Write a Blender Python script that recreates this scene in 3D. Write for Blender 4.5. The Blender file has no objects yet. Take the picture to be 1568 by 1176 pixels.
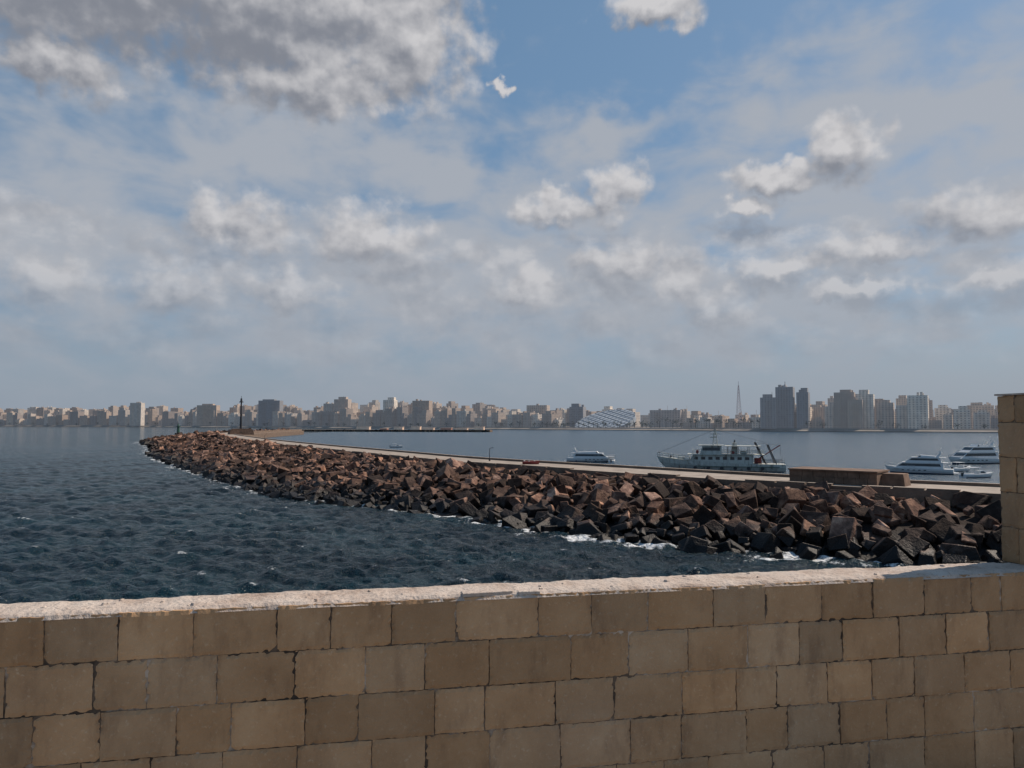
import bpy, math, random
import numpy as np
from mathutils import Vector, Matrix
random.seed(7); rng=np.random.default_rng(7)
scn=bpy.context.scene
COL=scn.collection
R2=math.radians
EYE=12.0
SUN_AZ,SUN_EL=66.0,45.0

# ------------------------------------------------------------------ helpers
class MB:
    def __init__(s): s.v=[];s.f=[];s.m=[];s.uv=None
    def add(s,vs,fs,m=0):
        o=len(s.v); s.v+= [tuple(p) for p in vs]
        for f in fs: s.f.append(tuple(i+o for i in f)); s.m.append(m)
    def box(s,c,d,m=0,rz=0,taper=1.0,M=None):
        hx,hy,hz=d[0]/2,d[1]/2,d[2]/2
        vs=[]
        for z,t in((-hz,1),(hz,taper)):
            for x,y in((-hx,-hy),(hx,-hy),(hx,hy),(-hx,hy)):
                x2,y2=x*t,y*t
                if rz: x2,y2=x2*math.cos(rz)-y2*math.sin(rz),x2*math.sin(rz)+y2*math.cos(rz)
                p=Vector((x2,y2,z))
                if M is not None: p=M@p
                vs.append((c[0]+p[0],c[1]+p[1],c[2]+p[2]))
        s.add(vs,[(3,2,1,0),(4,5,6,7),(0,1,5,4),(1,2,6,5),(2,3,7,6),(3,0,4,7)],m)
    def cyl(s,a,b,r,m=0,n=6,r2=None):
        a=Vector(a);b=Vector(b);r2=r if r2 is None else r2
        q=(b-a).to_track_quat('Z','Y'); vs=[]
        for p,rr in((a,r),(b,r2)):
            for i in range(n):
                t=2*math.pi*i/n; vs.append(p+q@Vector((math.cos(t)*rr,math.sin(t)*rr,0)))
        fs=[(i,(i+1)%n,n+(i+1)%n,n+i) for i in range(n)]+[tuple(range(n-1,-1,-1)),tuple(range(n,2*n))]
        s.add(vs,fs,m)
    def prism(s,prof,yb,yt,m=0):
        zs=[p[1] for p in prof]; z0,z1=min(zs),max(zs); n=len(prof); vs=[]
        for sg in(-1,1):
            for x,z in prof:
                w=yb+(yt-yb)*(z-z0)/max(1e-6,(z1-z0)); vs.append((x,sg*w,z))
        fs=[tuple(range(n)),tuple(range(2*n-1,n-1,-1))]+[((i+1)%n,i,n+i,n+(i+1)%n) for i in range(n)]
        s.add(vs,fs,m)
    def band(s,prof,yb,yt,z0,z1,m,eps=0.02):
        for sg in(-1,1):
            vs=[]
            for x,z in prof:
                w=yb+(yt-yb)*(z-z0)/max(1e-6,(z1-z0))+eps; vs.append((x,sg*w,z))
            s.add(vs,[tuple(range(len(prof)))],m)
    def obj(s,name,mats,loc=(0,0,0),rz=0,smooth=False,parent=None):
        me=bpy.data.meshes.new(name); me.from_pydata(s.v,[],s.f)
        for m in mats: me.materials.append(m)
        me.polygons.foreach_set('material_index',s.m)
        if smooth: me.polygons.foreach_set('use_smooth',[True]*len(s.f))
        me.update()
        o=bpy.data.objects.new(name,me); COL.objects.link(o); o.location=loc; o.rotation_euler=(0,0,rz)
        if parent: o.parent=parent
        return o

class NT:
    def __init__(s,tree): s.t=tree; s.n=tree.nodes; s.l=tree.links
    def new(s,t,**k):
        n=s.n.new(t)
        for a,b in k.items(): setattr(n,a,b)
        return n
    def put(s,sock,v):
        if v is None: return
        if isinstance(v,bpy.types.NodeSocket): s.l.new(v,sock)
        else:
            if isinstance(v,(tuple,list)) and len(v)==3 and sock.type=='RGBA': v=(*v,1)
            sock.default_value=v
    def math(s,op,a,b=None,c=None,clamp=False):
        n=s.new('ShaderNodeMath',operation=op,use_clamp=clamp)
        for i,v in enumerate((a,b,c)): s.put(n.inputs[i],v)
        return n.outputs[0]
    def vm(s,op,a,b=None,c=None):
        n=s.new('ShaderNodeVectorMath',operation=op)
        for i,v in enumerate((a,b,c)): s.put(n.inputs[i],v)
        return n.outputs['Value'] if op in('LENGTH','DOT_PRODUCT') else n.outputs[0]
    def noise(s,vec,scale,detail=4,rough=.5,dist=0,col=False):
        n=s.new('ShaderNodeTexNoise'); s.put(n.inputs['Vector'],vec)
        n.inputs['Scale'].default_value=scale;n.inputs['Detail'].default_value=detail
        n.inputs['Roughness'].default_value=rough;n.inputs['Distortion'].default_value=dist
        return n.outputs['Color'] if col else n.outputs['Fac']
    def mr(s,v,a,b,c=0.,d=1.,smooth=True):
        n=s.new('ShaderNodeMapRange'); n.interpolation_type='SMOOTHSTEP' if smooth else 'LINEAR'
        for i,x in enumerate((v,a,b,c,d)): s.put(n.inputs[i],x)
        return n.outputs[0]
    def mix(s,f,a,b,mode='MIX'):
        n=s.new('ShaderNodeMix',data_type='RGBA',blend_type=mode)
        s.put(n.inputs[0],f);s.put(n.inputs[6],a);s.put(n.inputs[7],b)
        return n.outputs[2]
    def ramp(s,f,stops):
        n=s.new('ShaderNodeValToRGB'); s.put(n.inputs[0],f); e=n.color_ramp.elements
        while len(e)<len(stops): e.new(.5)
        for x,(p,c) in zip(e,stops): x.position=p; x.color=(*c,1)
        return n.outputs[0]

def mat(name,rough=.8):
    m=bpy.data.materials.new(name); m.use_nodes=True; t=NT(m.node_tree)
    b=t.n['Principled BSDF']; b.inputs['Roughness'].default_value=rough
    return m,t,b
def bump(t,b,h,strength=.5,dist=.02):
    n=t.new('ShaderNodeBump'); n.inputs['Strength'].default_value=strength;n.inputs['Distance'].default_value=dist
    t.put(n.inputs['Height'],h); t.l.new(n.outputs[0],b.inputs['Normal'])
def simple(name,c,rough=.6,var=.15,scale=3.,metal=0,bs=0.2,haze_glow=0):
    m,t,b=mat(name,rough); g=t.new('ShaderNodeTexCoord').outputs['Object']
    n=t.noise(g,scale,4,.6)
    c2=tuple(x*(1-var) for x in c); c3=tuple(min(1,x*(1+var)) for x in c)
    t.put(b.inputs['Base Color'],t.ramp(n,[(.3,c2),(.7,c3)])); b.inputs['Metallic'].default_value=metal
    if bs: bump(t,b,n,bs,.02)
    if haze_glow: b.inputs['Emission Color'].default_value=(.70,.82,1,1); b.inputs['Emission Strength'].default_value=haze_glow  # distance veil put into the material as faint bluish emission
    return m

# ------------------------------------------------------------------ world / sky
def make_world():
    w=bpy.data.worlds.new("World"); scn.world=w; w.use_nodes=True
    try: w.cycles.sampling_method='NONE'
    except Exception: pass
    t=NT(w.node_tree); bg=t.n['Background']
    sky=t.new('ShaderNodeTexSky'); sky.sky_type='NISHITA'; sky.sun_disc=False
    sky.sun_elevation=R2(SUN_EL); sky.sun_rotation=R2(SUN_AZ); sky.air_density=1.0; sky.dust_density=1.2; sky.ozone_density=1.6
    g=t.new('ShaderNodeTexCoord').outputs['Generated']
    nv=t.vm('NORMALIZE',g); sp=t.new('ShaderNodeSeparateXYZ'); t.l.new(nv,sp.inputs[0])
    az=t.math('MULTIPLY',t.math('ARCTAN2',sp.outputs[0],sp.outputs[1]),57.2958)
    el=t.math('MULTIPLY',t.math('ARCSINE',sp.outputs[2]),57.2958)
    cb=t.new('ShaderNodeCombineXYZ'); t.l.new(az,cb.inputs[0]); t.l.new(el,cb.inputs[1]); P=cb.outputs[0]
    # cumulus puffs (azimuth, elevation, half widths) in degrees
    blobs=[(-31,28.4,13,6.0),(-18,28.2,10,5.6),(-8.4,27.7,5.6,5.4),(-15,24,8,2.4),(-32,22.4,5,1.6),
     (11,29.3,3.8,1.2),(-.7,24.7,.9,.5),(3.6,16.0,4.2,1.3),(7.9,17.2,2.3,2.2),
     (19.6,17.3,3.8,1.2),(23.9,18.6,3.0,2.0),(17.7,15.4,2.6,.8),(31.8,13.2,5,2.0),(26,11.7,5.5,1.3),
     (20,11.0,5,.9),(-20.3,14.0,4.4,2.2),(-10.8,13.8,5.4,2.1),(-32,9,3.8,2.4),
     (-24.2,9.3,5,1.9),(-17,10,4.2,1.8),(8.2,12.4,4.6,1.7),(13,10.6,2.4,2.8),
     (15.3,8.6,3.8,2.0),(1.2,10.2,4.2,1.8),(25,9.4,4,.8),(32.7,9.4,3.4,1.0)]
    n1=t.noise(P,.30,2,.5,col=True); a=t.vm('MULTIPLY',t.vm('SUBTRACT',n1,(.5,.5,.5)),(4.6,2.8,0))
    n2=t.noise(P,.85,6,.52,col=True); b=t.vm('MULTIPLY',t.vm('SUBTRACT',n2,(.5,.5,.5)),(2.6,2.0,0))
    Wv=t.vm('ADD',a,b)
    def low(p,wv):
        q=t.vm('ADD',p,wv); cur=None
        for (a_,e,ra,rb) in blobs:
            l=t.vm('LENGTH',t.vm('MULTIPLY_ADD',q,(1/ra,1/rb,0),(-a_/ra,-e/rb,0)))
            cur=l if cur is None else t.math('SMOOTH_MIN',cur,l,.12)
        return t.math('SUBTRACT',1.0,t.math('MINIMUM',cur,2.0))
    B0=low(P,Wv); B1=low(t.vm('ADD',P,(.5,1.0,0)),Wv)
    nA=t.noise(P,.5,6,.5); nB=t.noise(t.vm('ADD',P,(.5,.8,0)),.5,3,.5)
    F0=t.math('ADD',B0,t.math('MULTIPLY',t.math('SUBTRACT',nA,.5),1.3))
    g0=t.noise(t.vm('MULTIPLY',P,(1,1.6,0)),.19,6,.58)
    g1=t.noise(t.vm('MULTIPLY',t.vm('ADD',P,(.5,1.0,0)),(1,1.6,0)),.19,3,.58)
    band=t.math('MULTIPLY',t.mr(el,1,4.5),t.mr(el,13,18,1,0))
    G=t.math('ADD',t.math('MULTIPLY',t.math('SUBTRACT',g0,.44),4.0),t.math('MULTIPLY',t.math('SUBTRACT',band,1.0),2.5))
    softer=t.mr(el,10,22,.66,.42)
    dP=t.math('MULTIPLY',t.mr(F0,-.26,softer),t.mr(el,8,22,.85,.98))
    dG=t.math('MULTIPLY',t.mr(G,-.3,.7),.58)
    dens=t.math('MAXIMUM',dP,dG)
    lit=t.math('ADD',t.math('ADD',t.math('MULTIPLY',t.math('SUBTRACT',B0,B1),.6),t.math('MULTIPLY',t.math('SUBTRACT',nA,nB),1.1)),.54)
    lit=t.math('ADD',lit,t.math('MULTIPLY',t.math('SUBTRACT',g0,g1),1.5))
    Q=t.vm('ADD',P,t.vm('MULTIPLY',Wv,(1.2,1.0,0)))
    shade=t.vm('LENGTH',t.vm('MULTIPLY_ADD',Q,(1/15,1/6.0,0),(28.5/15,-27.6/6.0,0)))
    lit=t.math('SUBTRACT',lit,t.mr(shade,.2,1.6,.50,0))
    lit=t.math('MINIMUM',t.math('SMOOTH_MAX',lit,.02,.35),1.0)
    ccol=t.mix(lit,(2.1,2.25,2.65),(6.1,6.0,6.1))
    veils=[(-18,19,22,3.6),(27,20.5,14,4.8),(-4,18.3,14,3.2),(5,11,50,8.5),(-30,13,14,6),(33,16,10,6),(8,21.5,6,1.8)]
    q=t.vm('ADD',P,Wv); cur=None
    for (a_,e,ra,rb) in veils:
        l=t.vm('LENGTH',t.vm('MULTIPLY_ADD',q,(1/ra,1/rb,0),(-a_/ra,-e/rb,0)))
        cur=l if cur is None else t.math('SMOOTH_MIN',cur,l,.35)
    vn=t.noise(t.vm('MULTIPLY',P,(.55,1.1,0)),.26,4,.52,.3)
    V=t.math('ADD',t.math('SUBTRACT',1.0,cur),t.math('MULTIPLY',t.math('SUBTRACT',vn,.5),3.2))
    vd=t.math('MULTIPLY',t.mr(V,-.55,.85),.9)
    base=t.mix(.6,sky.outputs[0],(1.3,2.6,4.2))
    base=t.mix(vd,base,(4.0,4.25,4.7))
    lowf=t.mr(el,2,15,.5,1.0)
    col=t.mix(t.math('MULTIPLY',dens,lowf),base,ccol)
    hz=t.mr(el,-1,12,.86,0.)
    col=t.mix(hz,col,(3.0,3.4,4.0))
    t.put(bg.inputs[0],col); bg.inputs[1].default_value=.1
make_world()
S=Vector((math.sin(R2(SUN_AZ))*math.cos(R2(SUN_EL)),math.cos(R2(SUN_AZ))*math.cos(R2(SUN_EL)),math.sin(R2(SUN_EL))))
sl=bpy.data.lights.new('sun','SUN'); sl.energy=4.8; sl.angle=R2(.5); sl.color=(1,.87,.73)
so=bpy.data.objects.new('sun',sl); COL.objects.link(so); so.rotation_euler=S.to_track_quat('Z','Y').to_euler(); so.location=(60,40,80)
cam=bpy.data.cameras.new('camera'); co=bpy.data.objects.new('camera',cam); COL.objects.link(co); scn.camera=co
co.location=(0,0,EYE); co.rotation_euler=(R2(90+2.98),0,0); cam.sensor_width=36; cam.lens=26.4; cam.clip_start=.1; cam.clip_end=40000

# ------------------------------------------------------------------ breakwater lines
W=[(110,0),(78,22),(52,50),(39,62.7),(29,66),(19.5,71),(6.7,80),(-5.3,96),(-21.5,110),(-35,121),(-50,142),(-77,186),(-134,281),(-176,373),(-248,500),(-262,600),(-245,800)]
R=[(125,15),(92,40),(64,64),(51,75.5),(41,83),(33,90),(20,105),(8,119),(-10,140),(-28,172),(-53,214),(-88,277),(-125,352),(-160,425),(-195,510),(-210,620),(-228,800)]
def chaikin(p,it=3):
    p=np.array(p,float)
    for _ in range(it):
        a=p[:-1]*.75+p[1:]*.25; b=p[:-1]*.25+p[1:]*.75
        q=np.empty((len(a)*2,2)); q[0::2]=a;q[1::2]=b; p=np.vstack([p[:1],q,p[-1:]])
    return p
Wl=chaikin(W,2); Rl=chaikin(R,2)
d=np.gradient(Rl,axis=0); d/=np.linalg.norm(d,axis=1)[:,None]; RN=np.stack([-d[:,1],d[:,0]],1)  # seaward normal
def sdist(px,py,L):
    best=np.full(px.shape,1e9); sg=np.ones(px.shape)
    for a,b in zip(L[:-1],L[1:]):
        ab=b-a; t=np.clip(((px-a[0])*ab[0]+(py-a[1])*ab[1])/(ab@ab),0,1)
        dx=px-(a[0]+t*ab[0]); dy=py-(a[1]+t*ab[1]); dd=np.hypot(dx,dy)
        c=ab[0]*dy-ab[1]*dx
        m=dd<best; best=np.where(m,dd,best); sg=np.where(m,np.sign(c),sg)
    return best*sg   # + on seaward side

# ------------------------------------------------------------------ water
def make_water():
    nr,na=820,780
    r=np.concatenate([np.geomspace(20,900,nr),np.geomspace(930,16000,60)])
    a=np.radians(np.linspace(-48,52,na))
    RR,A=np.meshgrid(r,a,indexing='ij'); X=RR*np.sin(A); Y=RR*np.cos(A)
    sw=sdist(X,Y,Wl); sr=sdist(X,Y,Rl)
    amp=np.where(sr<0,.22,1.0)*np.clip((1500-RR)/900,0,1)
    Z=np.zeros_like(X); cell=np.gradient(r)[:,None]
    for k in range(50):
        lam=.7*(5.2/.7)**rng.random(); th=math.radians(215)+rng.normal(0,.65)
        kk=2*math.pi/lam; ph=rng.random()*6.28
        A0=.0135*lam**.75
        ft=np.clip(lam/(3.0*cell)-.5,0,1)
        s=np.sin(kk*(X*math.sin(th)+Y*math.cos(th))+ph)
        Z+=A0*ft*(np.exp(s)-1.266)*.9
    Z*=amp
    near=(sw>-6)&(sr>0)
    wd=1.2+RR*.006
    foam=np.exp(-np.clip(sw-1.0-RR*.008,0,99)/wd)*(RR<700)*near*np.clip(1.03-RR*.0006,.8,1)
    foam=np.maximum(foam,.58*np.exp(-np.clip(sw-1-RR*.008,0,99)/(wd*4.5))*(RR<500)*near)
    crest=np.clip(Z/.36,0,1)
    harb=(sr<0).astype(float)
    me=bpy.data.meshes.new('sea_water'); n0,n1=X.shape
    co_=np.stack([X,Y,Z],-1).reshape(-1,3)
    idx=np.arange(n0*n1).reshape(n0,n1)
    q=np.stack([idx[:-1,:-1],idx[:-1,1:],idx[1:,1:],idx[1:,:-1]],-1).reshape(-1,4)[:,::-1]
    me.vertices.add(len(co_)); me.vertices.foreach_set('co',co_.ravel())
    me.loops.add(q.size); me.loops.foreach_set('vertex_index',q.ravel().astype(np.int32))
    me.polygons.add(len(q)); me.polygons.foreach_set('loop_start',np.arange(0,q.size,4,dtype=np.int32))
    me.update(calc_edges=True); me.polygons.foreach_set('use_smooth',np.ones(len(q),bool))
    for nm,arr in(('foam',foam),('crest',crest),('harb',harb)):
        at=me.attributes.new(nm,'FLOAT','POINT'); at.data.foreach_set('value',arr.ravel().astype(np.float32))
    m,t,b=mat('sea_water_mat',.12)
    def at(n):
        x=t.new('ShaderNodeAttribute'); x.attribute_name=n; return x.outputs['Fac']
    pos=t.new('ShaderNodeNewGeometry').outputs['Position']
    fo,cr,hb=at('foam'),at('crest'),at('harb')
    n1_=t.noise(pos,.30,7,.76); n2=t.noise(pos,.07,3,.5); n3=t.noise(pos,1.5,4,.7)
    m1=t.mr(t.math('ADD',fo,t.math('MULTIPLY',t.math('SUBTRACT',n1_,.5),4.2)),.82,1.25)
    m1=t.math('MULTIPLY',m1,t.mr(fo,.05,.3))
    cap=t.math('ADD',t.math('MULTIPLY',cr,.55),t.math('ADD',t.math('MULTIPLY',n2,.5),t.math('MULTIPLY',n3,1.1)))
    m2=t.math('MULTIPLY',t.mr(cap,1.33,1.48),t.math('SUBTRACT',1.0,hb))
    fm=t.math('MAXIMUM',m1,t.math('MULTIPLY',m2,.5),clamp=True)
    deep=t.mix(t.mr(n2,.35,.7),(.002,.013,.021),(.006,.029,.041)); deep=t.mix(hb,deep,(.03,.065,.10))
    t.put(b.inputs['Base Color'],t.mix(fm,deep,(.72,.74,.75)))
    t.put(b.inputs['Roughness'],t.math('ADD',t.mr(fm,0,1,.12,.7),t.math('MULTIPLY',hb,.12)))
    b.inputs['IOR'].default_value=1.33
    t.put(b.inputs['Specular IOR Level'],t.mr(hb,0,1,.27,.5))
    h=t.math('ADD',t.noise(pos,2.1,4,.65),t.math('MULTIPLY',t.noise(t.vm('MULTIPLY',pos,(.8,1.2,1)),.7,3,.6),1.5))
    bump(t,b,h,1.0,.5)
    me.materials.append(m)
    o=bpy.data.objects.new('sea_water',me); COL.objects.link(o)
make_water()
mb=MB(); mb.add([(-20000,-20000,-1.2),(20000,-20000,-1.2),(20000,20000,-1.2),(-20000,20000,-1.2)],[(0,1,2,3)])
mb.obj('sea_bed',[simple('sea_bed_mat',(.02,.04,.05),.3,.1,.05)])

# ------------------------------------------------------------------ breakwater
def rock_mat():
    m,t,b=mat('breakwater_rock_mat',.85)
    pos=t.new('ShaderNodeNewGeometry').outputs['Position']
    c=t.new('ShaderNodeAttribute'); c.attribute_name='tint'
    n=t.noise(pos,.9,6,.65); n2=t.noise(pos,5,3,.6)
    col=t.ramp(n,[(.28,(.026,.015,.012)),(.5,(.088,.050,.037)),(.75,(.25,.16,.115))])
    col=t.mix(1.0,col,c.outputs['Color'],'MULTIPLY')
    sp=t.new('ShaderNodeSeparateXYZ'); t.l.new(pos,sp.inputs[0])
    wet=t.mr(t.math('ADD',sp.outputs[2],t.math('MULTIPLY',n,1.6)),1.5,3.9,1,0)
    col=t.mix(wet,col,(.008,.0065,.0065)); t.put(b.inputs['Base Color'],col)
    t.put(b.inputs['Roughness'],t.mr(wet,0,1,.9,.5)); b.inputs['Specular IOR Level'].default_value=.25
    bump(t,b,t.math('ADD',n,t.math('MULTIPLY',n2,.35)),.75,.28)
    return m
RM=rock_mat()
def make_rocks():
    V=[];F=[];T=[]
    NS=10; n=len(Rl)
    for i in range(n):
        inner=Rl[i]+RN[i]*4.9
        for j in range(NS+1):
            s=j/NS; s2=-.12+s*1.12
            p=Wl[i]*(1-s2)+inner*s2
            z=-1.8+5.6*(1-(1-s)**1.7)
            V.append((p[0],p[1],z))
    for i in range(n-1):
        for j in range(NS):
            a=i*(NS+1)+j; F.append((a,a+1,a+NS+2,a+NS+1))
    T=[(.3,.3,.3)]*len(F)
    base=[(-1,-1,-1),(1,-1,-1),(1,1,-1),(-1,1,-1),(-1,-1,1),(1,-1,1),(1,1,1),(-1,1,1)]
    BF=[(3,2,1,0),(4,5,6,7),(0,1,5,4),(1,2,6,5),(2,3,7,6),(3,0,4,7)]
    for i in range(n-1):
        w0,w1=Wl[i],Wl[i+1]; r0=Rl[i]+RN[i]*4.9; r1=Rl[i+1]+RN[i+1]*4.9
        L=(np.linalg.norm(w1-w0)+np.linalg.norm(r1-r0))/2; D=np.linalg.norm((r0+r1-w0-w1)/2)
        Y=(w0[1]+r0[1])/2
        if Y<45: continue
        sc=.95 if Y<190 else (1.15 if Y<300 else 1.5)
        cnt=int(L*D/(1.5*sc*sc))+1
        for k in range(cnt):
            u=random.random(); s=random.random()
            s2=-.05+s*1.03
            p=(w0*(1-u)+w1*u)*(1-s2)+(r0*(1-u)+r1*u)*s2
            z=-.9+4.9*(1-(1-s)**1.7)+random.uniform(-.5,.65)
            if s>.93: z-=.3
            sz=random.choice((.5,.7,.85,1,1.1,1.2,1.5))
            dx=random.uniform(.65,1.15)*sc*sz;dy=random.uniform(.5,.9)*sc*sz;dz=random.uniform(.35,.8)*sc*sz
            M=Matrix.Rotation(random.uniform(0,6.28),3,'Z')@Matrix.Rotation(random.gauss(0,.6),3,'X')@Matrix.Rotation(random.gauss(0,.6),3,'Y')
            if random.random()<.35: M=M@Matrix.Rotation(1.2,3,'X')
            o=len(V); j=.27
            tp=random.uniform(.45,1.0)
            for b in base:
                k2=tp if b[2]>0 else 1
                q=M@Vector((b[0]*dx*k2*(1+random.uniform(-j,j)),b[1]*dy*k2*(1+random.uniform(-j,j)),b[2]*dz*(1+random.uniform(-j,j))))
                V.append((p[0]+q[0],p[1]+q[1],z+q[2]))
            for f in BF: F.append(tuple(o+x for x in f))
            g=random.choice((.25,.45,.7,.9,1.2,1.8,2.7)); wv=random.uniform(.94,1.13)
            T+=[(g*wv,g,g/wv)]*6
    me=bpy.data.meshes.new('breakwater_rocks'); me.from_pydata(V,[],F); me.update()
    at=me.attributes.new('tint','FLOAT_COLOR','FACE'); at.data.foreach_set('color',[c for t_ in T for c in (*t_,1)])
    me.materials.append(RM)
    o=bpy.data.objects.new('breakwater_rocks',me); COL.objects.link(o)
    bv=o.modifiers.new('bev','BEVEL'); bv.width=.07; bv.segments=1; bv.limit_method='ANGLE'
make_rocks()
conc,t,b=mat('breakwater_concrete',.85)
pos=t.new('ShaderNodeNewGeometry').outputs['Position']
n=t.noise(pos,.5,6,.65);n2=t.noise(pos,6,3,.6)
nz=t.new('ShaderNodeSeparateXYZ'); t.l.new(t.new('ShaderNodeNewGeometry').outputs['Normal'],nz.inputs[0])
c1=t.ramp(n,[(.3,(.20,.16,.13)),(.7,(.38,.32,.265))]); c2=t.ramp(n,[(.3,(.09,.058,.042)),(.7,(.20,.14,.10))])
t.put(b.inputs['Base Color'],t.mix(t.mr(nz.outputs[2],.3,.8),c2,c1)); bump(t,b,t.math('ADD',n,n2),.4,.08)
def sweep(name,sec,m,i0=0,i1=None):
    v=[];f=[];L=Rl[i0:i1];N=RN[i0:i1];k=len(sec)
    for p,nn in zip(L,N):
        for o_,z in sec: v.append((p[0]+nn[0]*o_,p[1]+nn[1]*o_,z))
    for i in range(len(L)-1):
        for j in range(k-1):
            a=i*k+j; f.append((a,a+1,a+k+1,a+k))
    mb=MB(); mb.add(v,f); return mb.obj(name,[m])
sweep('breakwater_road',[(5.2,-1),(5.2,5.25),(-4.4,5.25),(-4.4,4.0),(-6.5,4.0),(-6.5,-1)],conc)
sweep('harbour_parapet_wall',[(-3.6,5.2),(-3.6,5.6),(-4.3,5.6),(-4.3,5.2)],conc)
mb=MB()
for i in range(0,len(Rl)-1):
    a=Rl[i]+RN[i]*4.7; c=Rl[i+1]+RN[i+1]*4.7; L=np.linalg.norm(c-a); n_=max(1,int(L/3.2))
    for k in range(n_):
        if random.random()<.45: continue
        p=a+(c-a)*(k+.5)/n_; ang=math.atan2(c[1]-a[1],c[0]-a[0])
        mb.box((p[0],p[1],5.25+.08),(L/n_*.93,.9,random.uniform(.12,.22)),0,ang+random.uniform(-.02,.02))
mb.obj('capping_stones',[conc])
stone_br=simple('battery_stone',(.15,.09,.06),.9,.45,.9,bs=.6)
mb=MB(); ang=math.atan2(83-90,41-33)
dv=Vector((math.cos(ang),math.sin(ang),0)); cc=Vector((36.9,85.4,0))
for row in range(4):
    s=-4.7+(.5 if row%2 else 0)
    if row%2:
        q=cc+dv*(-4.45); mb.box((q.x,q.y,4.35+row*.66),(.5,4.4,.64),0,ang)
    while s<4.6:
        wd_=min(random.uniform(.9,1.5),4.72-s)
        if wd_<.2: break
        q=cc+dv*(s+wd_/2); jit=random.uniform(-.05,.05); mb.box((q.x,q.y,4.35+row*.66),(wd_-.04,4.4+jit,.64),0,ang); s+=wd_
mb.box((36.9,85.4,6.74),(9.6,4.7,.16),0,ang)
mb.box((41.6,81.9,5.7),(2.6,2.6,1.7),0,ang,.8)
mb.obj('stone_battery',[stone_br])
iron=simple('dark_iron',(.03,.03,.035),.6,.2,1)
wht=simple('white_paint',(.62,.63,.63),.35,.08,1.5,bs=.05)
mb=MB(); bx,by=-164,455
mb.box((bx,by,6.6),(14,9,3.2),0,.5,.92); mb.box((bx,by,8.4),(10,6.5,.5),0,.5)
mb.cyl((bx,by,8.6),(bx,by,24.5),.8,1,8,.42); mb.cyl((bx,by,24.5),(bx,by,25.0),1.3,1,10); mb.cyl((bx,by,25),(bx,by,27),.7,1,8,.5); mb.cyl((bx,by,27),(bx,by,28.4),.12,1)
mb.box((bx,by,17),(1.2,4.2,.3),1,.4)
for k in range(6): mb.cyl((bx-4+1.6*k,by-3,8.6),(bx-4+1.6*k,by-3,9.7),.08,1)
mb.obj('beacon_mast',[stone_br,iron])
mb=MB(); bx,by=-236,532
mb.cyl((bx,by,2.5),(bx,by,5),2.6,0,10,2.2); mb.cyl((bx,by,5),(bx,by,9.5),1.0,1,10,.8); mb.cyl((bx,by,9.5),(bx,by,9.9),1.5,1,10); mb.cyl((bx,by,9.9),(bx,by,11.5),.7,1,8,.2)
mb.obj('harbour_light',[conc,simple('green_paint',(.03,.09,.06),.5,.2,1)])
for (x,y) in [(-4,134.5),(-93,283)]:
    mb=MB(); mb.cyl((0,0,0),(0,0,2.2),.07,0,8,.045); mb.cyl((0,0,0),(0,0,.4),.16,0,8); mb.cyl((0,0,2.2),(.4,-.2,2.35),.04,0); mb.box((.5,-.26,2.35),(.4,.2,.1),0)
    mb.obj('street_lamp',[iron],(x,y,5.25))

# ------------------------------------------------------------------ boats
glass,t,b=mat('boat_glass',.08)
t.put(b.inputs['Base Color'],t.ramp(t.noise(t.new('ShaderNodeTexCoord').outputs['Object'],.8,2),[(.3,(.008,.012,.018)),(.8,(.03,.04,.05))]))
navy=simple('navy_paint',(.02,.035,.08),.35,.1,1,bs=0)
redp=simple('red_paint',(.20,.035,.03),.6,.2,2,bs=0)
steel=simple('boat_steel',(.5,.5,.5),.3,.05,1,.6,0)
grw,t,b=mat('weathered_ship_paint',.55)
g=t.new('ShaderNodeTexCoord').outputs['Object']; n=t.noise(t.vm('MULTIPLY',g,(1,1,.25)),1.4,6,.7)
t.put(b.inputs['Base Color'],t.ramp(n,[(.33,(.15,.10,.07)),(.45,(.40,.41,.37)),(.7,(.56,.57,.53))]))
def hull(mb,L,B,H,rise=.5,m=0,stripe=None,fl=0.75):
    n=18; secs=[]
    for i in range(n+1):
        t_=i/n; x=-L/2+L*t_
        hb=B/2*(1-max(0,(t_-.45)/.55)**2.3)*(.88+.12*min(1,t_/.2)); hb=max(hb,.02)
        zt=H*(1+rise*t_**2.2); rake=(t_>.6)*(t_-.6)/.4
        wl=hb*fl*(1-.55*rake)
        xk=x-rake**2*L*.07
        secs.append([(x,hb,zt),(x-(x-xk)*.35,hb*.97,zt*.62),(xk,wl+(hb-wl)*.35,zt*.2),(xk-rake*L*.03,wl*.5,-.6)])
    k=4;v=[]
    for s in secs: v+= [(x,y,z) for x,y,z in s]+[(x,-y,z) for x,y,z in s]
    o=len(mb.v); mb.v+=v; st=m if stripe is None else stripe
    for i in range(n):
        for j in range(k-1):
            a=o+i*8+j; c=o+(i+1)*8+j; mm=st if j==2 else m
            mb.f.append((a,c,c+1,a+1)); mb.m.append(mm)
            a+=4;c+=4
            mb.f.append((a+1,c+1,c,a)); mb.m.append(mm)
        a=o+i*8; c=a+8
        mb.f.append((a,a+4,c+4,c)); mb.m.append(m)
    mb.f.append((o,o+1,o+2,o+3,o+7,o+6,o+5,o+4)); mb.m.append(m)
def rail(mb,pts,h=.8,m=0,r=.03):
    for a,b in zip(pts[:-1],pts[1:]):
        a=Vector(a);b=Vector(b); n=max(1,int((b-a).length/1.3))
        for f in(1,.5): mb.cyl(a+Vector((0,0,h*f)),b+Vector((0,0,h*f)),r,m,5)
        for k in range(n+1):
            p=a.lerp(b,k/n); mb.cyl(p,p+Vector((0,0,h)),r,m,5)
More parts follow.
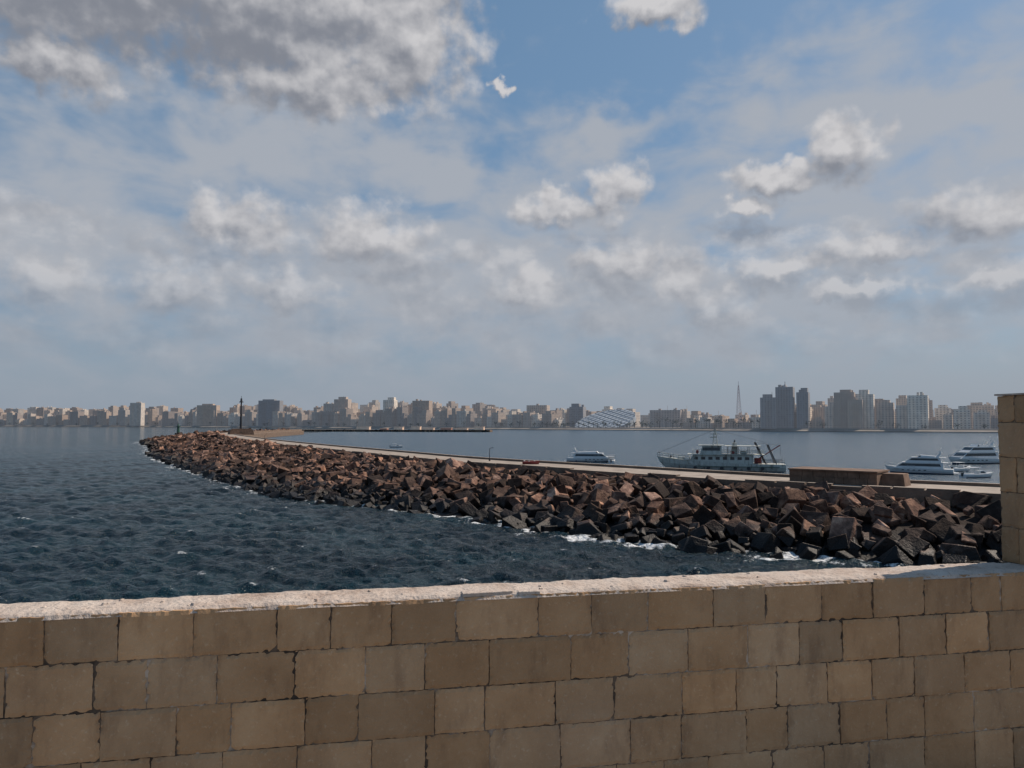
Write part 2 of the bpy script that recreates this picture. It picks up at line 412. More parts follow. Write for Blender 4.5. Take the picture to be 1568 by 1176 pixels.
def yacht(name,x,y,rz,L,tiers=2):
    mb=MB(); B=L*.28; H=L*.085
    hull(mb,L,B,H,.45,0,3)
    z=H; a=-L*.36; c=L*.22; wb=B*.40
    for k in range(tiers):
        h=L*.095 if k==0 else L*.075
        wt=wb*.9
        prof=[(a,z),(c+h*1.5,z),(c,z+h),(a+(.15 if k else 0),z+h)]
        mb.prism(prof,wb,wt,0)
        za,zb=z+h*.42,z+h*.86
        mb.band([(a+L*.03,za),(c+h*1.5-(h*1.5)*.42-.15,za),(c+h*1.5*.14-.12,zb),(a+L*.05,zb)],wb,wt,z,z+h,1)
        def fx(zz): return c+h*1.5*(1-(zz-z)/h)+.02
        wa=lambda zz: (wb+(wt-wb)*(zz-z)/h)*.88
        mb.add([(fx(za),-wa(za),za),(fx(za),wa(za),za),(fx(zb),wa(zb),zb),(fx(zb),-wa(zb),zb)],[(0,1,2,3)],1)
        mb.box(((a-L*.05+c)/2,0,z+h+.05),((c-a)+L*.08,wt*2.15,.12),0)
        z+=h+.11; a+=L*.03; c-=L*.14; wb*=.82
    mb.prism([(a+L*.05,z),(c+L*.07,z),(c+L*.03,z+L*.035),(a+L*.05,z+L*.02)],wb*.95,wb*.85,0)
    mb.band([(c+L*.02,z+.1),(c+L*.06,z+.1),(c+L*.035,z+L*.03),(c+L*.02,z+L*.03)],wb*.95,wb*.85,z,z+L*.035,1)
    for sg in(-1,1):
        mb.add([(a,sg*wb*.95,z),(a+L*.05,sg*wb*.95,z),(a-L*.005,sg*wb*.8,z+L*.07),(a-L*.035,sg*wb*.8,z+L*.07),
                (a,sg*wb*.85,z),(a+L*.05,sg*wb*.85,z),(a-L*.005,sg*wb*.7,z+L*.07),(a-L*.035,sg*wb*.7,z+L*.07)],
               [(0,1,2,3),(4,5,6,7),(0,4,7,3),(1,5,6,2)],0)
    mb.box((a-L*.02,0,z+L*.075),(L*.045,wb*1.7,.12),0)
    mb.cyl((a-L*.02,0,z+L*.075),(a-L*.035,0,z+L*.16),.04,0); mb.cyl((a-L*.02,wb*.4,z+L*.08),(a-L*.02,wb*.4,z+L*.105),.28,0,10)
    rail(mb,[(L*.05,B*.42,H*1.05),(L*.25,B*.36,H*1.12),(L*.4,B*.2,H*1.32),(L*.485,0,H*1.43),(L*.4,-B*.2,H*1.32),(L*.25,-B*.36,H*1.12),(L*.05,-B*.42,H*1.05)],.65,2,.022)
    mb.box((-L*.53,0,.35),(L*.07,B*.8,.12),0)
    for k in range(5):
        for sg in(-1,1):
            px=L*(-.1+.08*k); hb=B/2*(1-max(0,((px/L+.5)-.45)/.55)**2.3)
            mb.box((px,sg*(hb*.985),H*.72),(L*.035,.06,L*.012),1)
    for k in range(3):
        mb.cyl((L*(-.3+.2*k),-B*.51,H*.5),(L*(-.3+.2*k),-B*.51,H*.5-.7),.14,3,8)
    return mb.obj(name,[wht,glass,steel,navy],(x,y,0),rz)
yacht('motor_yacht',24.5,232,R2(-12),15,1)
yacht('motor_yacht',97,180,R2(148),14.5,2)
yacht('motor_yacht',136,222,R2(196),19,2)
def small_boat(name,x,y,rz,L,m=None):
    mb=MB(); hull(mb,L,L*.33,L*.1,.5,0,1)
    mb.prism([(-L*.05,L*.1),(L*.22,L*.1),(L*.12,L*.2),(-L*.02,L*.2)],L*.10,L*.08,0)
    mb.band([(L*.0,L*.13),(L*.17,L*.13),(L*.12,L*.18),(L*.01,L*.18)],L*.10,L*.08,L*.1,L*.2,2)
    for sx in(-.3,-.05):
        for sg in(-1,1): mb.cyl((L*sx,sg*L*.12,L*.1),(L*sx,sg*L*.11,L*.28),.03,0)
    mb.box((-L*.17,0,L*.285),(L*.32,L*.27,.06),0); mb.box((-L*.5,0,L*.1),(.4,.35,.8),2)
    rail(mb,[(L*.15,L*.13,L*.11),(L*.4,L*.05,L*.14),(L*.4,-L*.05,L*.14),(L*.15,-L*.13,L*.11)],.4,0,.02)
    mb.obj(name,[wht if m is None else m,navy if m is None else m,glass],(x,y,0),rz)
small_boat('motor_boat',102.5,166,R2(12),8)
small_boat('motor_boat',-57,372,R2(10),6.5)
small_boat('motor_boat',30.5,231,R2(80),6.5)
small_boat('motor_boat',112,188,R2(30),8)
mb=MB(); hull(mb,2.9,1.1,.42,.35,0,None)
mb.box((-.4,0,.45),(.2,.95,.05),1); mb.box((.5,0,.48),(.2,.85,.05),1); mb.box((-1.2,0,.5),(.2,.8,.1),1)
mb.obj('red_rowing_boat',[redp,wht],(3.2,124,5.3),R2(-8))

def ship():
    mb=MB(); L=31;B=7;H=2.2
    hull(mb,L,B,H,.75,0,3)
    for sg in(-1,1): mb.box((-4,sg*3.45,1.55),(20,.16,.18),3)
    z=H
    prof=[(-8,z),(7.5,z),(6.4,z+2.2),(-8,z+2.2)]; mb.prism(prof,2.8,2.7,0)
    for k in range(8):
        x=-7+1.75*k; mb.band([(x,z+1.0),(x+1.0,z+1.0),(x+1.0,z+1.7),(x,z+1.7)],2.8,2.7,z,z+2.2,1)
    mb.add([(7.05,-2.3,z+1.0),(7.05,2.3,z+1.0),(6.7,2.3,z+1.75),(6.7,-2.3,z+1.75)],[(0,1,2,3)],1)
    mb.box((-1.5,0,z+2.27),(18.6,6.6,.14),0)
    z2=z+2.34
    mb.prism([(-.5,z2),(4.8,z2),(4.1,z2+2.1),(-.5,z2+2.1)],2.2,2.0,0)
    mb.band([(-.1,z2+.9),(4.2,z2+.9),(4.0,z2+1.7),(-.1,z2+1.7)],2.2,2.0,z2,z2+2.1,1)
    mb.add([(4.55,-1.9,z2+.9),(4.55,1.9,z2+.9),(4.3,1.9,z2+1.7),(4.3,-1.9,z2+1.7)],[(0,1,2,3)],1)
    mb.box((2,0,z2+2.17),(6.2,4.9,.14),0)
    for x in(-9.5,-7,-4.5,-2):
        for sg in(-1,1): mb.cyl((x,sg*2.9,z2),(x,sg*2.9,z2+2.0),.06,2)
    mb.box((-5.6,0,z2+2.05),(8.6,6.2,.1),0)
    rail(mb,[(-10.6,3.1,z2),(-.6,3.1,z2)],.95,0,.04); rail(mb,[(-10.6,-3.1,z2),(6.5,-3.1,z2),(6.5,3.1,z2)],.95,0,.04)
    rail(mb,[(6,3.3,H*1.25),(10,2.6,H*1.42),(15.3,.1,H*1.75),(10,-2.6,H*1.42),(6,-3.3,H*1.25)],1.0,0,.05)
    rail(mb,[(-15.2,-3.0,H),(-8.5,-3.3,H)],1.0,2,.04); rail(mb,[(-15.2,3.0,H),(-8.5,3.3,H)],1.0,2,.04)
    mz=z2+2.2
    legs=[(-.6,-.6),(.6,-.6),(.6,.6),(-.6,.6)]
    for (a,b) in legs: mb.cyl((1+a,b,mz),(1+a*.25,b*.25,mz+4.0),.09,0)
    for k in range(5):
        f=1-.75*k/5; zz=mz+.8*k
        for q in range(4):
            a=legs[q];b=legs[(q+1)%4]; f2=1-.75*(k+1)/5
            mb.cyl((1+a[0]*f,a[1]*f,zz),(1+b[0]*f2,b[1]*f2,zz+.8),.055,0)
    mb.box((1,0,mz+2.8),(2.6,.2,.14),0); mb.box((1.5,0,mz+2.0),(1.6,.3,.25),0)
    mb.cyl((1,0,mz+4.0),(1,0,mz+5.2),.05,2); mb.cyl((1,.9,mz+2.8),(1,.9,mz+4.2),.03,2)
    mb.cyl((1,0,mz+3.9),(15.2,0,H*1.75+.8),.03,2,4); mb.cyl((1,0,mz+3.9),(-11,0,z2+3.0),.03,2,4)
    mb.prism([(-4.4,z2),(-2.8,z2),(-3.1,z2+2.9),(-4.2,z2+2.9)],.8,.6,0); mb.cyl((-3.6,0,z2+2.9),(-3.8,0,z2+3.5),.2,2)
    for sg in(-1,1):
        mb.cyl((-11,sg*2.4,H),(-8.6,sg*2.1,z2+2.9),.17,2); mb.cyl((-13.4,sg*2.4,H),(-11.6,sg*2.1,z2+2.3),.14,2)
    mb.cyl((-8.6,-2.2,z2+2.9),(-8.6,2.2,z2+2.9),.16,2); mb.cyl((-11.6,-2.2,z2+2.3),(-11.6,2.2,z2+2.3),.14,2)
    mb.cyl((-9,0,H+1),(-14.5,0,z2+2.3),.13,4); mb.cyl((-14.5,0,z2+2.3),(-14.5,0,H+1.6),.03,2,4); mb.box((-9.2,0,H+.7),(1.6,1.4,1.4),4)
    mb.cyl((-8.6,0,z2+2.9),(-14.4,0,z2+2.3),.03,2,4)
    mb.cyl((-6.5,1.6,z2+.35),(-5.2,1.6,z2+.35),.35,0,10); mb.cyl((-6.5,-2.2,z2+.35),(-5.2,-2.2,z2+.35),.35,0,10)
    for sg in(-1,1):
        for xx in(-3.2,5.4): mb.cyl((xx,sg*3.2,z2+.5),(xx,sg*3.3,z2+.5),.36,4,12)
    mb.box((9.4,0,H*1.38+.35),(1.8,1.6,.7),0); mb.cyl((12,-.7,H*1.6+.3),(12,.7,H*1.6+.3),.3,2,8)
    for sg in(-1,1):
        for k in range(6): mb.cyl((-10+3.2*k,sg*3.52,1.2),(-10+3.2*k,sg*3.75,1.2),.42,2,10)
    for sx in(-14.9,14.9): mb.cyl((sx,0,H if sx<0 else H*1.7),(sx,0,(H if sx<0 else H*1.7)+1.6),.04,2)
    mb.obj('dive_ship',[grw,glass,iron,simple('ship_green',(.07,.11,.09),.5,.3,1),redp],(52.3,190,-.3),R2(180-14))
ship()

# ------------------------------------------------------------------ far shore and city
SH=[(-6000,4600),(-3600,3700),(-1830,2700),(-1250,2450),(-660,1970),(-300,1640),(0,1390),(200,1210),(385,1065),(620,925),(900,800),(1300,700),(2200,680)]
SHa=np.array(SH,float)
def shore_normal(a,b):
    dd=(b-a)/np.linalg.norm(b-a); return np.array([-dd[1],dd[0]])
mb=MB()
def offs(k):
    out=[]
    for i in range(len(SHa)):
        a=SHa[max(0,i-1)];b=SHa[min(len(SHa)-1,i+1)]; out.append(SHa[i]+shore_normal(a,b)*k)
    return out
rows=[(0,-1),(0,1.2),(8,2.6),(10,4.6),(900,6),(6000,20)]
v=[];f=[]
for k,(o_,z) in enumerate(rows):
    for p in offs(o_): v.append((p[0],p[1],z))
nS=len(SHa)
for k in range(len(rows)-1):
    for i in range(nS-1): a=k*nS+i; f.append((a,a+1,a+nS+1,a+nS))
mb.add(v,f); mb.obj('shore_ground',[simple('shore_ground_mat',(.20,.17,.145),.9,.35,.03,haze_glow=.035)])
tab=[(-40,74),(-34.3,74),(-27,76),(-23,67),(-18.5,74),(-15.7,61),(-12.9,70),(-9.1,66),(-6.6,62),(-1.7,52),(.8,45),(3.3,42),(5.8,42),(10.6,36),(12.6,35),(15.4,26),(18.1,27),(18.8,40),(20.8,50),(22,44),(24.2,54),(26.5,53),(28.2,46),(31.2,40),(32.6,37),(40,55),(60,50)]
def Hs(az): return float(np.interp(az,[a for a,_ in tab],[h for _,h in tab]))
def facade_mat(name,cols,haze_glow):
    m,t,b=mat(name,.8)
    oi=t.new('ShaderNodeObjectInfo').outputs['Random']
    uvn=t.new('ShaderNodeUVMap').outputs[0]; sp=t.new('ShaderNodeSeparateXYZ'); t.l.new(uvn,sp.inputs[0])
    base=t.ramp(oi,cols)
    fu=t.math('FRACT',t.math('DIVIDE',sp.outputs[0],t.mr(oi,0,1,2.8,4.6,False)))
    fv=t.math('FRACT',t.math('DIVIDE',sp.outputs[1],3.1))
    win=t.math('MULTIPLY',t.math('MULTIPLY',t.math('GREATER_THAN',fu,.3),t.math('LESS_THAN',fu,.74)),
               t.math('MULTIPLY',t.math('GREATER_THAN',fv,.3),t.math('LESS_THAN',fv,.78)))
    cell=t.new('ShaderNodeTexWhiteNoise'); cell.noise_dimensions='2D'
    fl=t.new('ShaderNodeCombineXYZ'); t.l.new(t.math('FLOOR',t.math('DIVIDE',sp.outputs[0],3.6)),fl.inputs[0]); t.l.new(t.math('FLOOR',t.math('DIVIDE',sp.outputs[1],3.1)),fl.inputs[1])
    t.l.new(fl.outputs[0],cell.inputs['Vector'])
    wc=t.mix(cell.outputs['Value'],(.03,.035,.045),(.18,.17,.17))
    dirt=t.noise(t.new('ShaderNodeTexCoord').outputs['Object'],.12,4,.6)
    base=t.mix(t.mr(dirt,.3,.75,0,.4),base,(.14,.13,.125))
    t.put(b.inputs['Base Color'],t.mix(t.math('MULTIPLY',win,.8),base,wc))
    # airlight towards the city, painted in as a constant bluish glow of the facade
    b.inputs['Emission Color'].default_value=(.76,.84,1,1); b.inputs['Emission Strength'].default_value=haze_glow
    return m
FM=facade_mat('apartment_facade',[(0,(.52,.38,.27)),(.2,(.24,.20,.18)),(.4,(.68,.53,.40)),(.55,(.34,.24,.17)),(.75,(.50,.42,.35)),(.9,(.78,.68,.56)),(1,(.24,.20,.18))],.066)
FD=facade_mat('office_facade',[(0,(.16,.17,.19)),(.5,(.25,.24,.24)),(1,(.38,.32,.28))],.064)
def building(x,y,w,dp,h,yaw,m=None,name='apartment_building',extra=True):
    mb=MB()
    boxes=[(0,0,w,dp,0,h)]
    if extra:
        r=random.random()
        if r<.35: boxes.append((w*random.uniform(-.15,.15),0,w*.55,dp*.6,h,h+random.uniform(3,7)))
        for k in range(random.randint(1,3)):
            boxes.append((random.uniform(-.35,.35)*w,random.uniform(-.3,.3)*dp,random.uniform(2.5,5),random.uniform(3,5),h+.01*k+.02,h+random.uniform(2,4.5)))
        nb=random.randint(1,3)
        for k in range(nb):
            bx=(k+.5)/nb*w-w/2; bw=w/nb*random.uniform(.3,.5)
            nf=int(h/3.1)
            if random.random()<.6:
                for q in range(1,nf): boxes.append((bx,-dp/2-.7,bw,1.4,q*3.1-.1,q*3.1+.95))
            else: boxes.append((bx,-dp/2-.6,bw,1.2,4,h-random.uniform(0.1,3)))
    for (cx,cy,ww,dd,za,zb) in boxes: mb.box((cx,cy,(za+zb)/2),(ww,dd,zb-za))
    if extra and random.random()<.35:
        ax=random.uniform(-.3,.3)*w; mb.cyl((ax,0,h),(ax,0,h+random.uniform(5,10)),.25,0,5)
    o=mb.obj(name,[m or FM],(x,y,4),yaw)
    me=o.data; uv=me.uv_layers.new(name='UVMap'); s_=x*.37
    for p in me.polygons:
        nn=p.normal
        for li in p.loop_indices:
            c=me.vertices[me.loops[li].vertex_index].co
            if abs(nn.z)>.5: uv.data[li].uv=(0.02,0.02)
            elif abs(nn.y)>abs(nn.x): uv.data[li].uv=(c.x+s_,c.z)
            else: uv.data[li].uv=(c.y+s_,c.z)
    return o
seg=[(SHa[i],SHa[i+1]) for i in range(1,len(SHa)-3)]
def place_row(off,fmin,fmax,wmin,wmax,gap):
    for a,b in seg:
        L=np.linalg.norm(b-a); dd=(b-a)/L; nn=shore_normal(a,b); s=random.uniform(0,8)
        sc=1+max(0,(a[1]-1500))/1700
        while s<L:
            w=random.uniform(wmin,wmax)*sc*.9; p=a+dd*(s+w/2)+nn*(off+random.uniform(-6,6))
            az=math.degrees(math.atan2(p[0],p[1]))
            if -41<az<46:
                h=(Hs(az)-4)*random.uniform(fmin,fmax)*(np.hypot(*p)/np.hypot(*(p-nn*off)))**.7
                skip = (3.8<az<12.9 and off<120)
                if 14<az<18.2: h=min(h,24)
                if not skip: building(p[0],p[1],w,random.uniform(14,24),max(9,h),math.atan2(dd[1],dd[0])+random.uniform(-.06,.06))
            s+=w+random.uniform(0,gap)*sc
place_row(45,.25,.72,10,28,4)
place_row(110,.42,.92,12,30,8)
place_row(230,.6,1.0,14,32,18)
def at(azd,Y): return (math.tan(R2(azd))*Y,Y)
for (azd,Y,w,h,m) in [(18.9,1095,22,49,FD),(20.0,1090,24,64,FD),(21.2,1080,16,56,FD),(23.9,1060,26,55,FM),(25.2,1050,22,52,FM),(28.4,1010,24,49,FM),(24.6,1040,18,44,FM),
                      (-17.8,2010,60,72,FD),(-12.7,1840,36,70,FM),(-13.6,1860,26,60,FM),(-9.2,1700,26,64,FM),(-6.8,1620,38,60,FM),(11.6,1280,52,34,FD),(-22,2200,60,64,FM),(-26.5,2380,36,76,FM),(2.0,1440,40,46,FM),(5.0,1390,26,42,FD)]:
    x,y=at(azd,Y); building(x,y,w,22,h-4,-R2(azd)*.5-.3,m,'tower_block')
mb=MB(); x,y=at(20.0,1088); mb.cyl((x,y,64),(x,y,72),.5,0,6); mb.cyl((x,y,64),(x,y,68),4,0,10,1); mb.obj('roof_spire',[FD])
lib,t,b=mat('library_roof',.45)
g=t.new('ShaderNodeTexCoord').outputs['Object']; sp=t.new('ShaderNodeSeparateXYZ'); t.l.new(g,sp.inputs[0])
gx=t.math('FRACT',t.math('DIVIDE',sp.outputs[0],9.)); gy=t.math('FRACT',t.math('DIVIDE',sp.outputs[1],9.))
ln=t.math('LESS_THAN',t.math('ADD',gx,t.math('MULTIPLY',gy,.8)),.75)
t.put(b.inputs['Base Color'],t.mix(ln,(.32,.35,.38),(.15,.18,.22)))
b.inputs['Emission Color'].default_value=(.70,.82,1,1); b.inputs['Emission Strength'].default_value=.045  # roof made to glow faintly, standing in for airlight over the distance
libr=simple('library_ribs',(.4,.42,.44),.5,.1,.5,bs=0)
mb=MB(); mb.cyl((0,0,-4),(0,0,4),54,0,48)
for k in range(-4,5):
    L=math.sqrt(54**2-(k*11)**2)*2; mb.box((k*11,0,4.4),(.6,L,.7),1); mb.box((0,k*11,4.5),(L,.6,.7),1)
o=mb.obj('library_disc_roof',[lib,libr])
o.matrix_world=Matrix.Translation((165,1330,13))@Matrix.Rotation(R2(-14),4,'Y')@Matrix.Rotation(R2(17),4,'X')@Matrix.Rotation(R2(20),4,'Z')
mb=MB(); x,y=at(16.8,1190)
T=72
for sx in(-1,1):
    for sy in(-1,1): mb.cyl((x+sx*4.5,y+sy*4.5,4),(x+sx*.5,y+sy*.5,T),.3,0,4)
for k in range(14):
    f=1-k/14*.89; f2=1-(k+1)/14*.89; z1=4+(T-4)*k/14; z2=4+(T-4)*(k+1)/14
    for sy in(-1,1):
        mb.cyl((x-4.5*f,y+sy*4.5*f,z1),(x+4.5*f2,y+sy*4.5*f2,z2),.14,0,4); mb.cyl((x+4.5*f,y+sy*4.5*f,z1),(x-4.5*f2,y+sy*4.5*f2,z2),.14,0,4)
mb.cyl((x,y,T),(x,y,T+6),.3,0,5)
mb.obj('radio_tower',[simple('tower_steel',(.30,.22,.22),.6,.1,1,haze_glow=.09)])
leaf=simple('seafront_foliage',(.045,.055,.045),.9,.35,.4,bs=0,haze_glow=.04)
V=[];F=[]
for a,b in seg:
    L=np.linalg.norm(b-a); dd=(b-a)/L; nn=shore_normal(a,b)
    s=0
    while s<L:
        p=a+dd*s+nn*random.uniform(16,30); az=math.degrees(math.atan2(p[0],p[1]))
        s+=random.uniform(5,14)*(1+max(0,p[1]-1300)/900)*(1 if 1<az<19 else 3)
        if not -38<az<40: continue
        R0=random.uniform(3,6.5); hh=random.uniform(4,9)*(1.5 if 11<az<19 else 1)
        for q in range(46):
            v=Vector((random.gauss(0,.5),random.gauss(0,.5),random.gauss(0,.45)))
            c=(p[0]+v.x*R0,p[1]+v.y*R0,4+hh+v.z*R0*.8); r=random.uniform(.6,1.5); o_=len(V)
            for _ in range(3): V.append((c[0]+random.uniform(-r,r)*1.4,c[1]+random.uniform(-r,r),c[2]+random.uniform(-r,r)))
            F.append((o_,o_+1,o_+2))
        o_=len(V); V+=[(p[0]-.5,p[1],4),(p[0]+.5,p[1],4),(p[0]+.2,p[1],4+hh),(p[0]-.2,p[1],4+hh)]; F.append((o_,o_+1,o_+2,o_+3))
mb=MB(); mb.add(V,F); mb.obj('seafront_trees',[leaf])
mb=MB()
a=np.array((-300,1075.));b=np.array((-28,1010.)); dd=(b-a)/np.linalg.norm(b-a)
ang=math.atan2(dd[1],dd[0]); c=(a+b)/2; L=np.linalg.norm(b-a)
mb.box((c[0],c[1],1.2),(L,14,3.4),1,ang)
for k in range(70):
    p=a+dd*random.uniform(0,L); mb.box((p[0],p[1]-7+random.uniform(-3,1),random.uniform(.3,2)),(random.uniform(2,5),3,2.2),2,random.random()*3,.7)
s=95
while s<L-6:
    w=random.uniform(6,20); p=a+dd*s; h=random.uniform(1.5,4.2); mb.box((p[0],p[1],2.9+h/2),(w,6,h),random.choice((0,0,3)),ang)
    mb.box((p[0],p[1],2.9+h+.2),(w+1,7,.35),0,ang); s+=w+random.uniform(2,14)
mb.obj('inner_mole',[simple('hut_stone',(.62,.42,.28),.8,.2,.2,haze_glow=.07),conc,RM,simple('hut_red',(.34,.14,.09),.8,.2,.2,haze_glow=.04)])

# ------------------------------------------------------------------ foreground wall
WT=EYE-1.0
P0=Vector((-2.69,3.94,0)); D=Vector((.981,.194,0)).normalized(); NI=Vector((D.y,-D.x,0))
def wp(s,off,z): q=P0+D*s+NI*off; return (q.x,q.y,z)
stn,t,b=mat('limestone_blocks',.9)
pos=t.new('ShaderNodeNewGeometry').outputs['Position']; c=t.new('ShaderNodeAttribute'); c.attribute_name='tint'
n=t.noise(pos,2.2,7,.62);n2=t.noise(pos,38,4,.7);n3=t.noise(t.vm('MULTIPLY',pos,(1,1,.35)),7,5,.65)
nb_=t.noise(pos,.7,3,.5)
col=t.ramp(n,[(.3,(.38,.225,.12)),(.55,(.48,.30,.17)),(.75,(.55,.37,.225))])
col=t.mix(t.mr(n3,.48,.72,0,.6),col,(.26,.155,.09)); col=t.mix(t.mr(n2,.56,.74,0,.5),col,(.62,.47,.33))
col=t.mix(t.mr(nb_,.5,.7,0,.25),col,(.31,.225,.165))
col=t.mix(1.0,col,c.outputs['Color'],'MULTIPLY'); t.put(b.inputs['Base Color'],col)
b.inputs['Specular IOR Level'].default_value=.2
bump(t,b,t.math('ADD',t.math('MULTIPLY',n2,.7),t.math('ADD',n3,n)),.75,.014)
mort,t,b=mat('mortar',.95)
pos=t.new('ShaderNodeNewGeometry').outputs['Position']; n=t.noise(pos,2.5,5,.7)
t.put(b.inputs['Base Color'],t.ramp(n,[(.40,(.05,.034,.024)),(.52,(.16,.11,.075)),(.64,(.52,.41,.32))])); bump(t,b,t.noise(pos,60,4,.7),.6,.01)
captm,t,b=mat('wall_cap_stone',.95)
pos=t.new('ShaderNodeNewGeometry').outputs['Position']; n=t.noise(pos,3,7,.7); n2=t.noise(pos,32,4,.65)
col=t.ramp(n,[(.3,(.26,.18,.135)),(.46,(.45,.365,.305)),(.72,(.55,.48,.42))]); col=t.mix(t.mr(n2,.54,.68,0,.55),col,(.22,.155,.12))
t.put(b.inputs['Base Color'],col); bump(t,b,t.math('ADD',n,n2),.7,.02)
def make_wall():
    r1=[.246,.606,.982,1.419,1.706,2.043,2.414,2.903,3.23,3.589,4.015,4.369,4.761,5.132,5.513,5.873,6.106]
    r2=[.07,.49,.755,1.107,1.516,1.899,2.234,2.607,3.1,3.463,3.846,4.246,4.6,4.905,5.317,5.67,6.0]
    def ext(l):
        l=list(l)
        while l[0]>-4: l.insert(0,l[0]-random.uniform(.27,.45))
        while l[-1]<11: l.append(l[-1]+random.uniform(.27,.45))
        return l
    z=WT-.012; hs=[.25,.262,.255,.26,.26,.26]; lists=[ext(r1),ext(r2)]
    for k in range(4): lists.append(ext([random.uniform(0,.3)]))
    V=[];F=[];T=[]
    def block(s0,s1,z0,z1,fr=wp,nin=NI):
        g=.0015+random.random()*.0032; s0+=g;s1-=g;z0+=g*.8;z1-=g*.8
        out=random.uniform(-.0035,.0035); n_u=max(3,int((s1-s0)/.02)); n_v=12
        o=len(V); tl=random.uniform(-.006,.006)
        ch=[(random.choice((s0,s1)),random.choice((z0,z1)),random.uniform(.01,.035)) for _ in range(random.choice((0,1,1,2)))]
        for j in range(n_v+1):
            for i in range(n_u+1):
                u=i/n_u;v=j/n_v; s=s0+(s1-s0)*u; zz=z0+(z1-z0)*v
                e=min(u*(s1-s0),(1-u)*(s1-s0),v*(z1-z0),(1-v)*(z1-z0))
                off=out+tl*(u-.5)
                for (cs,cz,cr) in ch:
                    dd_=math.hypot(s-cs,zz-cz)
                    if dd_<cr: off-=.012*(1-dd_/cr)
                if e<1e-6: off-=.004+random.random()**3*.010; s+=random.uniform(-.0024,.0024); zz+=random.uniform(-.0024,.0024)
                else: off+=random.gauss(0,.0006)
                V.append(tuple(fr(s,off,zz)))
        for j in range(n_v):
            for i in range(n_u):
                a=o+j*(n_u+1)+i; F.append((a,a+1,a+n_u+2,a+n_u+1))
        nf=n_u*n_v
        rim=[o+i for i in range(n_u+1)]+[o+j*(n_u+1)+n_u for j in range(1,n_v+1)]+[o+n_v*(n_u+1)+i for i in range(n_u-1,-1,-1)]+[o+j*(n_u+1) for j in range(n_v-1,0,-1)]
        bk=len(V)
        for r in rim:
            q=Vector(V[r])-nin*.04; V.append(tuple(q))
        m_=len(rim)
        for i in range(m_): F.append((rim[(i+1)%m_],rim[i],bk+i,bk+(i+1)%m_)); nf+=1
        g=random.uniform(.76,1.12); h=random.uniform(-.03,.06)
        T.extend([(g*(1+h),g,g*(1-h*1.2))]*nf)
    for li,(l,h) in enumerate(zip(lists,hs)):
        for a,b_ in zip(l[:-1],l[1:]): block(a,b_,z-h,z)
        z-=h
    root=bpy.data.objects.new('parapet_wall',None); COL.objects.link(root)
    def fl(name,par):
        me=bpy.data.meshes.new(name); me.from_pydata(V,[],F); me.update()
        at_=me.attributes.new('tint','FLOAT_COLOR','FACE'); at_.data.foreach_set('color',[c for t_ in T for c in (*t_,1)])
        me.materials.append(stn); o=bpy.data.objects.new(name,me); COL.objects.link(o); o.parent=par
        V.clear();F.clear();T.clear()
    fl('stone_courses',root)
    def bx(mb,s0,s1,o0,o1,z0,z1):
        vs=[wp(s0,o0,z0),wp(s1,o0,z0),wp(s1,o1,z0),wp(s0,o1,z0),wp(s0,o0,z1),wp(s1,o0,z1),wp(s1,o1,z1),wp(s0,o1,z1)]
        mb.add(vs,[(3,2,1,0),(4,5,6,7),(0,1,5,4),(1,2,6,5),(2,3,7,6),(3,0,4,7)])
    mb=MB(); bx(mb,-4,11,-.010,-.30,WT-2.2,WT-.02); mb.obj('mortar_core',[mort],parent=root)
    from mathutils import noise as N
    nu,nv=900,18; v=[];f=[]
    for i in range(nu+1):
        s=-4+15*i/nu
        wi=.007*N.noise((s*2,0,0))+.009*N.noise((s*9,1,0))+.003*N.noise((s*40,1,5)); wo=.03*N.noise((s*1.5,5,0))+.012*N.noise((s*8,7,0))
        for j in range(nv+1):
            q=j/nv; off=(.0+wi)*(1-q)+(-.31+wo)*q
            z=WT+.008*N.noise((s*2.5,off*4,3))+.006*N.noise((s*12,off*14,1))+.0035*N.noise((s*40,off*45,1))
            if j==0: z=WT-.03
            elif j==1: off+=.004; z-=.010+.012*abs(N.noise((s*7,2,2)))
            if j==nv: z=WT-.08
            v.append(wp(s,off-.002*(j>1),z))
    for i in range(nu):
        for j in range(nv): a=i*(nv+1)+j; f.append((a,a+nv+1,a+nv+2,a+1))
    mb=MB(); mb.add(v,[q[::-1] for q in f]); mb.obj('rough_cap',[captm],parent=root)
    mb=MB(); angw=math.atan2(D.y,D.x)
    q=wp(2.60,-.05,WT-.001); mb.box(q,(.30,.075,.022),0,angw+.05)
    q=wp(2.85,-.035,WT-.003); mb.box(q,(.13,.06,.018),0,angw-.08)
    for k in range(30):
        s=random.uniform(-2,6); q=wp(s,random.uniform(-.27,-.05),WT+.002); r=random.uniform(.006,.018); mb.box(q,(r*2.2,r*1.5,r),0,random.random()*3,.7)
    o=mb.obj('bedded_stones',[captm],parent=root); bm=o.modifiers.new('b','BEVEL'); bm.width=.005; bm.segments=2
    # stone pier at the right end of the parapet
    rt=bpy.data.objects.new('stone_pier',None); COL.objects.link(rt)
    S0=6.43; DP=.33; zt=EYE+.2
    O=Vector(wp(S0,-DP,0))
    def frl(s,off,z): q=O+NI*s-D*off; return (q.x,q.y,z)
    z=WT+.004; k=0
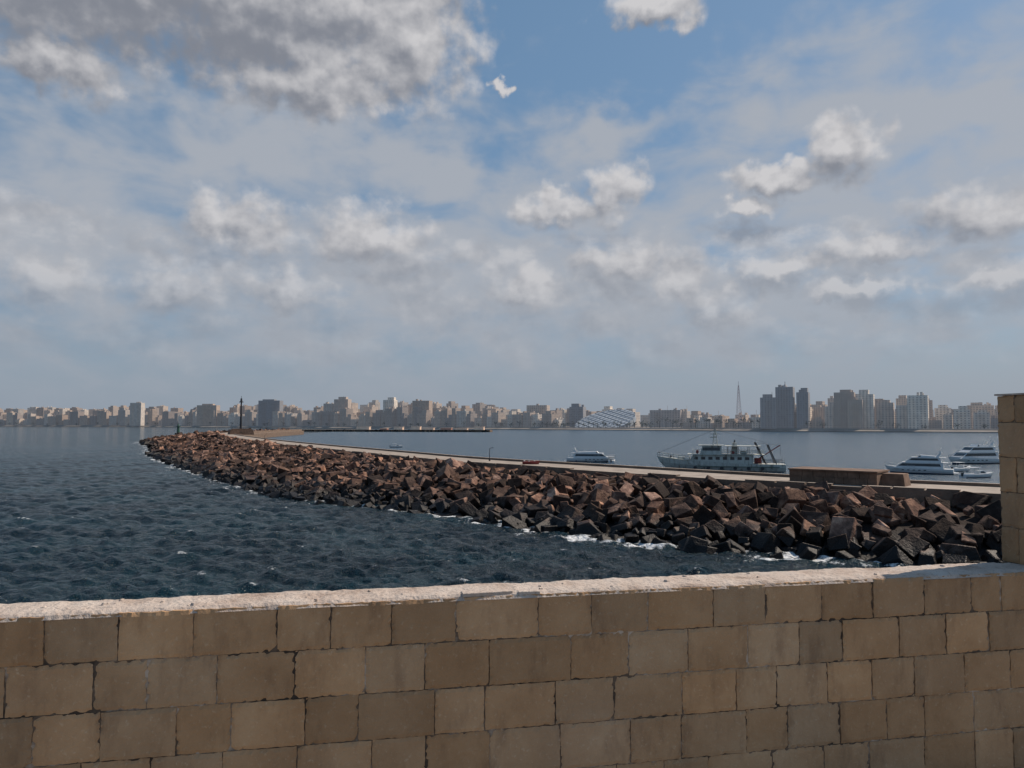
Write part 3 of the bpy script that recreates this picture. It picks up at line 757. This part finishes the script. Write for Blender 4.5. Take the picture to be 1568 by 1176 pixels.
    while z<zt-.03:
        h=min(.25,zt-z)
        l=[S0,S0+(.42 if k%2 else .62),S0+1.0]
        for a,b_ in zip(l[:-1],l[1:]): block(a,b_,z,z+h)
        l=[0,DP] if k%2 else [0,DP*.45,DP]
        for a,b_ in zip(l[:-1],l[1:]): block(a,b_-(.004 if b_==DP else 0),z,z+h,frl,-D)
        z+=h;k+=1
    fl('pier_courses',rt)
    mb=MB(); bx(mb,S0+.012,S0+1.0,-.013,-DP,WT-.3,zt-.004); mb.obj('pier_core',[mort],parent=rt)
    mb=MB(); bx(mb,S0-.008,S0+1.02,.010,-DP-.008,zt,zt+.012); mb.obj('pier_coping',[captm],parent=rt)
    mb=MB(); vs=[wp(-40,-.013,-1),wp(40,-.013,-1),wp(40,-.9,-1),wp(-40,-.9,-1),wp(-40,-.013,WT-1.4),wp(40,-.013,WT-1.4),wp(40,-.29,WT-1.4),wp(-40,-.29,WT-1.4)]
    mb.add(vs,[(3,2,1,0),(4,5,6,7),(0,1,5,4),(1,2,6,5),(2,3,7,6),(3,0,4,7)])
    mb.obj('rampart',[mort])
    pm,t,b=mat('terrace_paving',.9)
    pos=t.new('ShaderNodeNewGeometry').outputs['Position']; n=t.noise(pos,1.5,8,.65); n2=t.noise(pos,30,5,.7)
    br=t.new('ShaderNodeTexBrick'); t.put(br.inputs['Vector'],pos); br.inputs['Scale'].default_value=1; br.inputs['Brick Width'].default_value=.6; br.inputs['Row Height'].default_value=.4; br.inputs['Mortar Size'].default_value=.006
    t.put(br.inputs['Color1'],(.26,.25,.235)); t.put(br.inputs['Color2'],(.31,.30,.285)); t.put(br.inputs['Mortar'],(.12,.11,.10))
    t.put(b.inputs['Base Color'],t.mix(t.mr(n,.3,.7,0,.5),br.outputs[0],(.21,.20,.19))); bump(t,b,n2,.4,.01)
    mb=MB(); zf=EYE-2.42
    mb.add([wp(-40,-.02,zf),wp(40,-.02,zf),wp(40,40,zf),wp(-40,40,zf)],[(3,2,1,0)]); mb.obj('terrace_pavement',[pm])
make_wall()
scn.view_settings.view_transform='Standard'; scn.view_settings.look='None'; scn.view_settings.exposure=0
